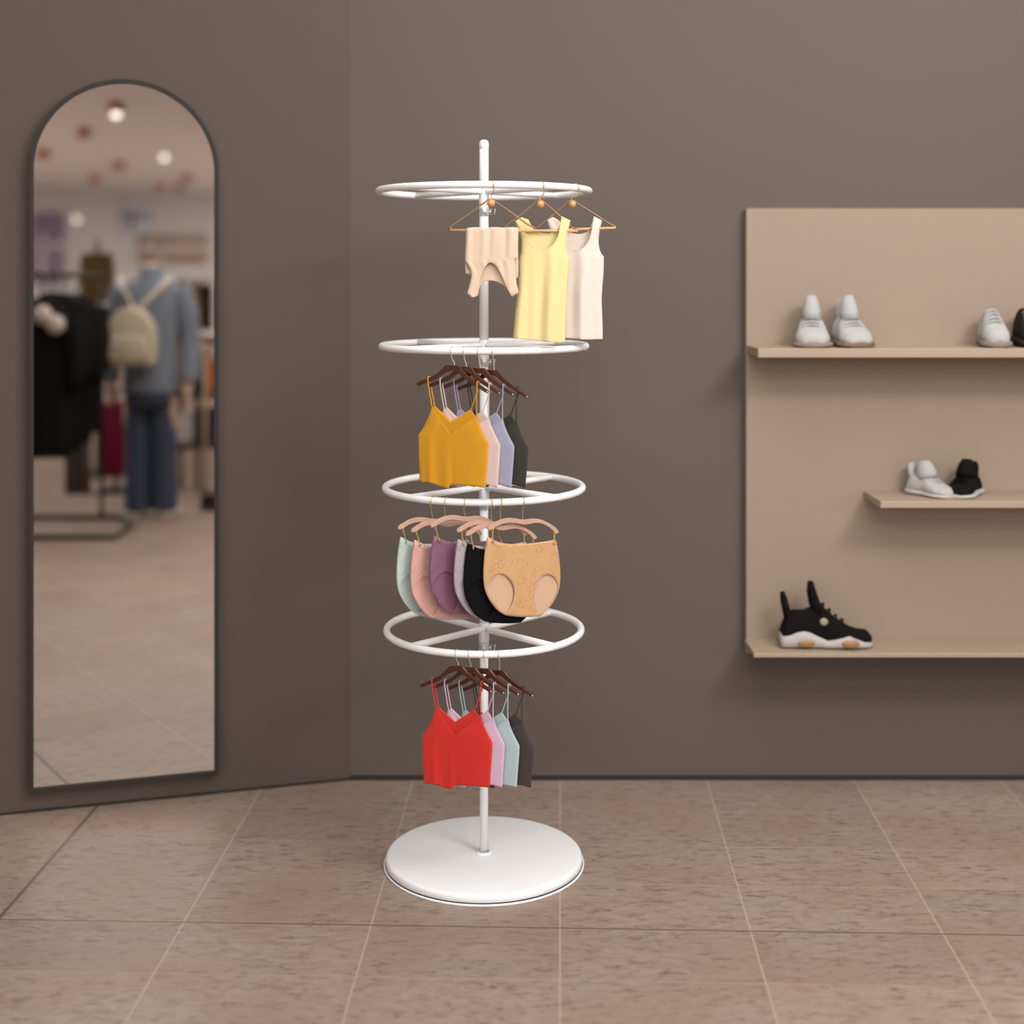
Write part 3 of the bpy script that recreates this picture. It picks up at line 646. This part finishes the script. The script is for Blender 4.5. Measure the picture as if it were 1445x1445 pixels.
a = U(1284, 694, dy2); sneaker('white sneaker beside a black one on the short middle shelf', (a.x, dy2, s2), math.radians(-50), .13, TOP2, SOLE2, .085, ms_wh, ms_sole, ms_wh, 'sneakers on the wall display', hscale=1.0)
a = U(1374, 694, dy2); sneaker('black sneaker beside a white one on the short middle shelf', (a.x, dy2, s2), math.radians(-130), .13, TOP2, SOLE2, .09, ms_bk, ms_sole, ms_bk, 'sneakers on the wall display', hscale=1.05)
a = U(1392, 486, dy1); sneaker('white sneaker at the right end of the top shelf', (a.x, dy1, s1), math.radians(-94), .13, TOP2, SOLE2, .084, ms_wh, ms_gs, ms_wh, 'sneakers on the wall display', hscale=1.75, tabs=False)
a = U(1440, 486, dy1); sneaker('dark brown sneaker cut by the right edge on the top shelf', (a.x, dy1, s1), math.radians(-86), .13, TOP2, SOLE2, .088, ms_dk, ms_dk, ms_wh, 'sneakers on the wall display', hscale=1.85, tabs=False)

# ------------------------------------------------------------------ the shop behind the camera, seen in the mirror
R2 = Matrix.Identity(2)-2*Matrix(((WN.x*WN.x, WN.x*WN.y), (WN.x*WN.y, WN.y*WN.y)))
MPF = PC+WN*.028
def refl(p):
    q = R2 @ (Vector((p[0], p[1]))-MPF)+MPF; return Vector((q.x, q.y, p[2]))
def RB(bm):                                       # build side-for-side as the mirror shows it
    for v in bm.verts:
        q = R2 @ Vector((v.co.x, v.co.y)); v.co.x, v.co.y = q.x, q.y
def V(px, d, z=0): return refl(((px-CX)/F*d, d, z))
def vpart(name, bm, m, parent, **k): RB(bm); return link(name, bm, m, parent, **k)
def skin(bm, chains):
    """chains of (point, radius) as tapering tubes, rounded"""
    for ch in chains:
        P = crom([Vector(p) for p, _ in ch], 5); rr = []
        m = len(ch)
        for i in range(len(P)):
            f = i/5; a = min(int(f), m-2); rr.append(ch[a][1]+(ch[a+1][1]-ch[a][1])*(f-a))
        tube(bm, P, rr, 14, flat=.62 if False else None)
black = fabric('black_wool', (24, 22, 22)); denim = fabric('washed_denim', (128, 138, 152), .12); jean = fabric('dark_denim', (70, 80, 98), .14)
skinm = mat('mannequin_shell', (206, 178, 158), .5); creamL = mat('cream_leather', (206, 194, 174), .5, noise=.05, nscale=20); metal_b = mat('black_metal_tube', (40, 37, 36), .4, .4)
# mannequin, back to the mirror
DM = 8.0; k_ = DM/F
def mx_(px): return (px-213)*k_
def mz_(py): return H-(py-HY)*k_
man = thing('mannequin', 'headless mannequin in denim jacket and jeans, back view in the mirror', 'mannequin', V(213, DM))
def body_mesh(rows, n=20):
    bm = bmesh.new(); secs = []
    for x, y, z, rx, ry in rows:
        secs.append([(x+rx*math.cos(2*math.pi*i/n), y+ry*math.sin(2*math.pi*i/n), z) for i in range(n)])
    loft(bm, secs); return bm
def bodyskin():
    me = bpy.data.meshes.new('body'); J = []; E = []; Rr = []
    def j(x, y, z, rx, ry, p=None):
        J.append((x, y, z)); Rr.append((rx, ry))
        if p is not None: E.append((p, len(J)-1))
        return len(J)-1
    pel = j(0, 0, .76, .13, .10); wa = j(0, 0, .95, .11, .08, pel); ch = j(0, .01, 1.15, .14, .10, wa); nb = j(0, .01, 1.30, .08, .07, ch); nk = j(0, 0, 1.40, .045, .045, nb); nt = j(0, 0, 1.43, .04, .04, nk)
    for s in (-1, 1):
        sh_ = j(s*.165, .01, 1.265, .055, .055, ch); el = j(s*.205, .02, 1.0, .04, .04, sh_); wr = j(s*.215, -.03, .78, .028, .028, el); ha = j(s*.215, -.05, .70, .034, .022, wr); j(s*.212, -.06, .63, .018, .014, ha)
        hp = j(s*.085, 0, .70, .085, .085, pel); kn = j(s*.09, 0, .42, .055, .055, hp); an = j(s*.09, 0, .08, .036, .036, kn); j(s*.095, .10, .03, .03, .025, an)
    for v in range(len(J)):
        J[v] = (lambda q: (q.x, q.y, J[v][2]))(R2 @ Vector(J[v][:2]))
    me.from_pydata(J, E, []); o = bpy.data.objects.new('body', me); COL.objects.link(o); o.parent = man
    md = o.modifiers.new('skin', 'SKIN'); md.use_smooth_shade = True
    for v, r in zip(me.skin_vertices[0].data, Rr): v.radius = r
    me.skin_vertices[0].data[0].use_root = True
    md = o.modifiers.new('sub', 'SUBSURF'); md.levels = md.render_levels = 2
    me.materials.append(skinm); return o
bodyskin()
bm = body_mesh([(0, 0, .705, .155, .115), (0, 0, .72, .158, .118), (0, 0, .80, .155, .115), (0, 0, .98, .150, .108), (0, .005, 1.14, .175, .118), (0, .005, 1.25, .19, .11), (0, .005, 1.31, .155, .09), (0, .005, 1.345, .09, .075), (0, .005, 1.38, .062, .062), (0, .005, 1.41, .066, .064)])
jk = vpart('denim_jacket', bm, denim, man)
for s in (-1, 1):
    bm = bmesh.new(); skin(bm, [[((s*.150, .01, 1.285), .07), ((s*.195, .015, 1.15), .068), ((s*.215, .02, 1.0), .06), ((s*.222, -.01, .86), .054), ((s*.222, -.03, .765), .05)]]); vpart('sleeve', bm, denim, jk)
bm = body_mesh([(0, 0, .62, .150, .11), (0, 0, .70, .152, .112), (0, 0, .78, .145, .105)])
jn = vpart('jeans', bm, jean, man)
for s in (-1, 1):
    bm = bmesh.new(); skin(bm, [[((s*.072, 0, .70), .08), ((s*.071, 0, .5), .076), ((s*.070, 0, .3), .072), ((s*.072, .0, .1), .076), ((s*.072, .0, .045), .078)]]); vpart('trouser_leg', bm, jean, jn)
    bm = bmesh.new(); box(bm, (s*.09, .05, .018), (.085, .24, .036)); vpart('sandal', bm, creamL, man, bevel=.012)
# backpack
bp = thing('backpack', 'small cream backpack on the denim jacket, seen in the mirror', 'backpack', V(198, DM, mz_(512)))
bx = lambda px: (px-198)*k_
o_ = outline([(-.128, .012), (-.11, 0), (.11, 0), (.128, .012), (.135, .10), (.125, .20), (.09, .275), (.03, .312), (-.03, .312), (-.09, .275), (-.125, .20), (-.135, .10)], .02)
bm = bmesh.new(); extrude_poly(bm, o_, -.245, -.125); vpart('pack_body', bm, creamL, bp, bevel=.03)
o_ = outline([(-.095, .03), (.095, .03), (.10, .10), (.085, .155), (-.085, .155), (-.10, .10)], .02)
bm = bmesh.new(); extrude_poly(bm, o_, -.268, -.240); vpart('front_pocket', bm, creamL, bp, bevel=.012)
bm = bmesh.new(); box(bm, (0, -.272, .04), (.03, .006, .015)); vpart('buckle', bm, M['gold'], bp)
for s, tx in ((-1, 176), (1, 240)):
    bm = bmesh.new(); tube(bm, crom([(.02+s*.01, -.18, .30), (bx(tx)*.5+.02, -.165, .375), (bx(tx), -.10, .455), (bx(tx)*1.05, .0, .475)], 4), .016, 8, flat=.5); vpart('shoulder_strap', bm, creamL, bp)
# coat rail
DR = 7.6; kr = DR/F
def rx_(px): return (px-100)*kr
def rz_(py): return H-(py-HY)*kr
rail = thing('coat_rail', 'black metal coat rail on a low frame base in the mirror', 'clothes rack', V(100, DR))
rail_dd = lambda px: -.16+(px-58)*.0069
bm = bmesh.new(); tube(bm, [(rx_(38), rail_dd(38), rz_(388)), (rx_(122), rail_dd(122), rz_(388))], .014, 10); vpart('top_rail', bm, metal_b, rail)
for px in (38, 122):
    bm = bmesh.new(); tube(bm, [(rx_(px), rail_dd(px), .03), (rx_(px), rail_dd(px), rz_(388))], .012, 8); vpart('upright', bm, metal_b, rail)
bm = bmesh.new(); tube(bm, [(rx_(10), -.3, .015), (rx_(185), -.3, .015), (rx_(183), .05, .015), (rx_(150), .3, .015), (rx_(10), .3, .015)], .014, 8, True); vpart('base_frame', bm, metal_b, rail)
def coat(name, label, px, dd, w, zt, zbm, m, cat, group, collar=None, dep=.045):
    t = thing(name, label, cat, V(px, DR+dd, zbm), 0, group); hgt = zt-zbm
    prof = [(0, .82), (.1, .9), (.4, .86), (.7, .82), (.86, .95), (.93, .8), (.97, .45), (1, .2)]
    bm = bmesh.new(); secs = []
    for i in range(16):
        v = i/15; rw = interp(prof, v)*w/2
        secs.append([(rw*math.cos(a)*(1+.04*math.sin(6*a)), dep*(1-.5*max(0, v-.8)*4)*math.sin(a)*(1+.15*math.sin(7*a)), v*hgt) for a in [2*math.pi*q/28 for q in range(28)]])
    loft(bm, secs); vpart('garment_body', bm, m, t)
    for s in (-1, 1):
        bm = bmesh.new(); skin(bm, [[((s*w*.42, 0, hgt*.9), .05), ((s*w*.5, -.01, hgt*.7), .05), ((s*w*.5, -.02, hgt*.45), .042)]]); vpart('sleeve', bm, m, t)
    bm = bmesh.new(); tube(bm, crom([(0, 0, hgt-.01), (0, 0, hgt+.04), (.02, 0, hgt+.07), (0, 0, rz_(388)-zbm+.02), (-.02, 0, rz_(388)-zbm)], 4), .004, 6); vpart('hanger_hook', bm, metal_b, t)
    if collar:
        for c in collar:
            bm = bmesh.new(); bmesh.ops.create_uvsphere(bm, u_segments=14, v_segments=10, radius=1, matrix=Matrix.Translation(c) @ Matrix.Diagonal((.05, .04, .05, 1))); vpart('fur_trim', bm, mat('pale_fur', (206, 194, 184), .95), t)
    return t
coat('coat', 'long black coat with pale trim at the front of the mirrored coat rail', 58, rail_dd(58), .36, rz_(420), rz_(640), black, 'coat', 'coats on the mirrored rail', [(.03, -.07, .75), (.10, -.08, .70)])
coat('coat', 'long black coat behind the trimmed one on the mirrored rail', 74, rail_dd(74), .34, rz_(412), rz_(634), black, 'coat', 'coats on the mirrored rail')
coat('coat', 'shorter black coat farthest back on the mirrored rail, nearest the mannequin', 107, rail_dd(107), .30, rz_(416), rz_(615), black, 'coat', 'coats on the mirrored rail')
coat('coat', 'black coat third from the front on the mirrored rail', 91, rail_dd(91), .34, rz_(414), rz_(626), black, 'coat', 'coats on the mirrored rail')
chk = fabric('grey_check', (96, 88, 86), .2); mag = fabric('magenta_cloth', (120, 22, 60)); olv = fabric('olive_knit', (112, 90, 52), .15); brn = fabric('brown_cloth', (70, 54, 40), .15)
def hung(name, label, cat, px, D, w, pt, pb, m, group=None):
    kk = D/F; zt, z0 = H-(pt-HY)*kk, H-(pb-HY)*kk; t = thing(name, label, cat, V(px, D, z0), 0, group)
    bm = bmesh.new(); extrude_poly(bm, outline([(-w/2, 0, 'c'), (w/2, 0, 'c'), (w*.48, (zt-z0)*.9), (w*.3, zt-z0, 'c'), (-w*.3, zt-z0, 'c'), (-w*.48, (zt-z0)*.9)], .04), -.03, .03); vpart('garment_body', bm, m, t, bevel=.02)
    bm = bmesh.new(); tube(bm, [(0, 0, zt-z0-.01), (0, 0, zt-z0+.06)], .004, 6); vpart('hanger_hook', bm, metal_b, t); return t
t = thing('checked_trousers', 'grey checked trousers below the black coats in the mirror', 'trousers', V(110, 7.9, H-(697-HY)*7.9/F))
for s in (-1, 1):
    bm = bmesh.new(); tube(bm, [(s*.037, 0, 0), (s*.037, 0, .25), (s*.032, 0, .5)], .036, 12); vpart('trouser_leg', bm, chk, t)
bm = bmesh.new(); box(bm, (0, 0, .52), (.14, .07, .12)); vpart('waist', bm, chk, t, bevel=.02)
st = thing('garment_stand', 'slim black stand holding magenta cloth beside the mannequin', 'stand', V(160, 8.9))
bm = bmesh.new(); tube(bm, [(0, .06, .0), (0, .06, .6), (0, .02, .645)], .014, 8); vpart('stand_post', bm, metal_b, st)
bm = bmesh.new(); tube(bm, [(-.12, 0, .645), (.12, 0, .645)], .012, 8); vpart('cross_bar', bm, metal_b, st)
bm = bmesh.new(); box(bm, (0, .04, .01), (.26, .2, .02)); vpart('stand_foot', bm, metal_b, st)
hung('magenta_scarf', 'magenta cloth hanging between the coats and the mannequin', 'scarf', 160, 8.9, .15, 565, 674, mag)
hung('olive_sweater', 'olive knit hanging high behind the mirrored coat rail', 'sweater', 137, 9.6, .23, 357, 425, olv)
post = thing('sweater_stand', 'tall dark stand carrying the olive knit in the mirror', 'stand', V(137, 9.72))
bm = bmesh.new(); tube(bm, [(0, 0, 0), (0, 0, 1.60)], .014, 8); vpart('stand_post', bm, metal_b, post)
bm = bmesh.new(); box(bm, (0, 0, .01), (.26, .26, .02)); vpart('stand_foot', bm, metal_b, post)
# rail and table at the right of the mirror
wood_t = mat('pale_tan_wood', (176, 150, 122), .6, noise=.08, nscale=10); dkw = mat('dark_brown_wood', (64, 46, 36), .5, noise=.1, nscale=8); redm = mat('red_lacquer', (128, 36, 38), .5); org = mat('orange_card', (206, 112, 60), .7); whb = mat('white_card', (214, 208, 204), .7); navy = mat('navy_card', (50, 56, 72), .7)
DS = 9.0; ks = DS/F
def sx_(px): return (px-285)*ks
def sz_(py): return H-(py-HY)*ks
su = thing('shelf_stand', 'tan framed shelf stand with a red board at the mirror edge', 'shelf unit', V(285, DS))
for px in (256, 278, 318):
    bm = bmesh.new(); box(bm, (sx_(px), 0, sz_(394)/2), (.035, .035, sz_(394))); vpart('upright', bm, wood_t, su)
bm = bmesh.new(); box(bm, (sx_(287), 0, sz_(394)), (sx_(320)-sx_(254), .3, .03)); vpart('top_board', bm, whb, su)
bm = bmesh.new(); box(bm, (sx_(287), 0, sz_(480)), (sx_(320)-sx_(254), .3, .035)); vpart('shelf_board', bm, redm, su)
bm = bmesh.new(); box(bm, (sx_(287), 0, sz_(556)), (sx_(320)-sx_(254), .3, .04)); vpart('shelf_board', bm, dkw, su)
bm = bmesh.new(); box(bm, (sx_(287), 0, sz_(626)), (sx_(320)-sx_(254), .3, .04)); vpart('shelf_board', bm, dkw, su)
def carton(label, px, py0, py1, w, m, dep=.18):
    bm = bmesh.new(); hh = (py1-py0)*ks; box(bm, (0, 0, hh/2), (w, dep, hh)); RB(bm)
    o = link('storage_box', bm, m, None, smooth=False, bevel=.004); p = V(px, DS, sz_(py1)); o.location = p; return tag(o, label, 'box', 'boxes on the mirrored shelf stand')
carton('black box on the middle board of the mirrored shelf stand', 285, 490, 552.5, .075, black)
carton('orange box beside the black one on the mirrored shelf stand', 302.5, 508, 552.5, .05, org)
carton('white box low on the mirrored shelf stand, left side', 265, 582, 622, .09, whb)
carton('navy box low on the mirrored shelf stand, right side', 298, 575, 622, .12, navy)
hung('hanging_cloth', 'brown cloth hanging at the left side of the mirrored shelf stand', 'garment', 266, DS, .05, 400, 470, brn, 'brown cloths on the mirrored shelf stand')
hung('hanging_cloth', 'brown cloth hanging at the right side of the mirrored shelf stand', 'garment', 291, DS, .075, 400, 466, brn, 'brown cloths on the mirrored shelf stand')
sp = thing('sign_post', 'tan post with a heavy black foot at the right edge of the mirror', 'post', V(297, 8.25))
bm = bmesh.new(); box(bm, (-.033, 0, .50), (.022, .022, .94)); vpart('post_shaft', bm, wood_t, sp)
bm = bmesh.new(); box(bm, (0, 0, .045), (.10, .10, .09)); vpart('post_foot', bm, metal_b, sp, bevel=.006)
# ceiling fixtures
lamp_w = mat('lamp_glow', (255, 250, 240), .5, emit=3); redc = mat('red_lamp_can', (170, 78, 56), .5)
spots = [(164, 152, 1), (119, 187, 0), (61, 217, 0), (168, 234, 0), (134.5, 253, 0), (265, 251, 0), (226, 264, 0), (252, 290, 0)]
for i, (px, py, on) in enumerate(spots):
    D = (CEIL-H-.05)*F/(HY-py) if py < 268 else 25.5
    o = thing('ceiling_lamp', ['red ceiling lamp with a glowing end nearest the top of the mirror', 'red ceiling lamp second nearest, upper left in the mirror', 'red ceiling lamp at the left edge of the mirror', 'red ceiling lamp near the middle of the mirrored ceiling', 'red ceiling lamp left of centre in the mirrored ceiling', 'red ceiling lamp at the right edge of the mirror', 'far red ceiling lamp right of centre in the mirror', 'farthest red ceiling lamp low at the right in the mirror'][i], 'lamp', V(px, D, CEIL), 0, 'red ceiling lamps seen in the mirror')
    r = .075 if D < 18 else .09
    bm = bmesh.new(); lathe(bm, [(0, 0), (r, 0), (r, -.10), (r*.8, -.10), (r*.8, -.03), (0, -.03)], n=20); link('lamp_can', bm, redc, o)
    bm = bmesh.new(); lathe(bm, [(0, -.032), (r*.55, -.032), (r*.55, -.05 if not on else -.13), (0, -.06 if not on else -.15)], n=16); link('lamp_bulb', bm, lamp_w if on else M['white2'], o)
for px, py, lab in ((232, 219, 'bright white ceiling spot at the upper right of the mirror'), (108, 311, 'small white wall spot at the left of the mirror')):
    D = (CEIL-H-.05)*F/(HY-py) if py < 268 else 25.0; z = CEIL if py < 268 else H-(py-HY)*D/F+.1
    o = thing('white_spot', lab, 'lamp', V(px, D, z), 0, 'white spots seen in the mirror')
    bm = bmesh.new(); lathe(bm, [(0, 0), (.07, 0), (.07, -.06), (0, -.06)], n=18); link('lamp_can', bm, M['white2'], o)
    bm = bmesh.new(); bmesh.ops.create_uvsphere(bm, u_segments=16, v_segments=8, radius=.042, matrix=Matrix.Translation((0, 0, -.075))); link('lamp_bulb', bm, lamp_w, o)
# posters on the rear wall
def poster(name, label, px0, px1, pt, pb, m, c2=None):
    pc = (px0+px1)/2
    # depth where the mirrored ray meets the rear wall
    lo, hi = 5, 40
    for _ in range(40):
        mid = (lo+hi)/2
        if V(pc, mid).y > REAR+.03: lo = mid
        else: hi = mid
    D = lo; kk = D/F; zt, z0 = H-(pt-HY)*kk, H-(pb-HY)*kk; p = V(pc, D); wd = (px1-px0)*kk*.9
    t = thing(name, label, 'poster', (p.x, REAR+.05, z0))
    bm = bmesh.new(); box(bm, (0, 0, (zt-z0)/2), (wd, .03, zt-z0)); link('poster_board', bm, m, t, smooth=False)
    if c2:
        bm = bmesh.new(); box(bm, (0, .018, (zt-z0)*.55), (wd, .006, .10)); box(bm, (-wd*.2, .018, (zt-z0)*.4), (.10, .006, (zt-z0)*.6)); link('poster_stripe', bm, c2, t, smooth=False)
poster('purple_poster', 'purple poster low on the rear wall at the left of the mirror', 44, 92, 300, 402, mat('purple_print', (128, 112, 140), .7, noise=.15, nscale=1.5), mat('pale_stripe', (200, 190, 196), .7))
poster('pale_panel', 'pale blue panel on the rear wall at the right of the mirror', 170, 215, 284, 330, mat('pale_blue_print', (190, 196, 204), .7, noise=.1, nscale=1), mat('slate_stripe', (120, 118, 136), .7))
poster('brown_panel', 'brown panel on the rear wall behind the mannequin', 190, 300, 332, 372, mat('tan_print', (150, 126, 108), .7, noise=.3, nscale=1.5), mat('pale_stripe_two', (205, 196, 188), .7))
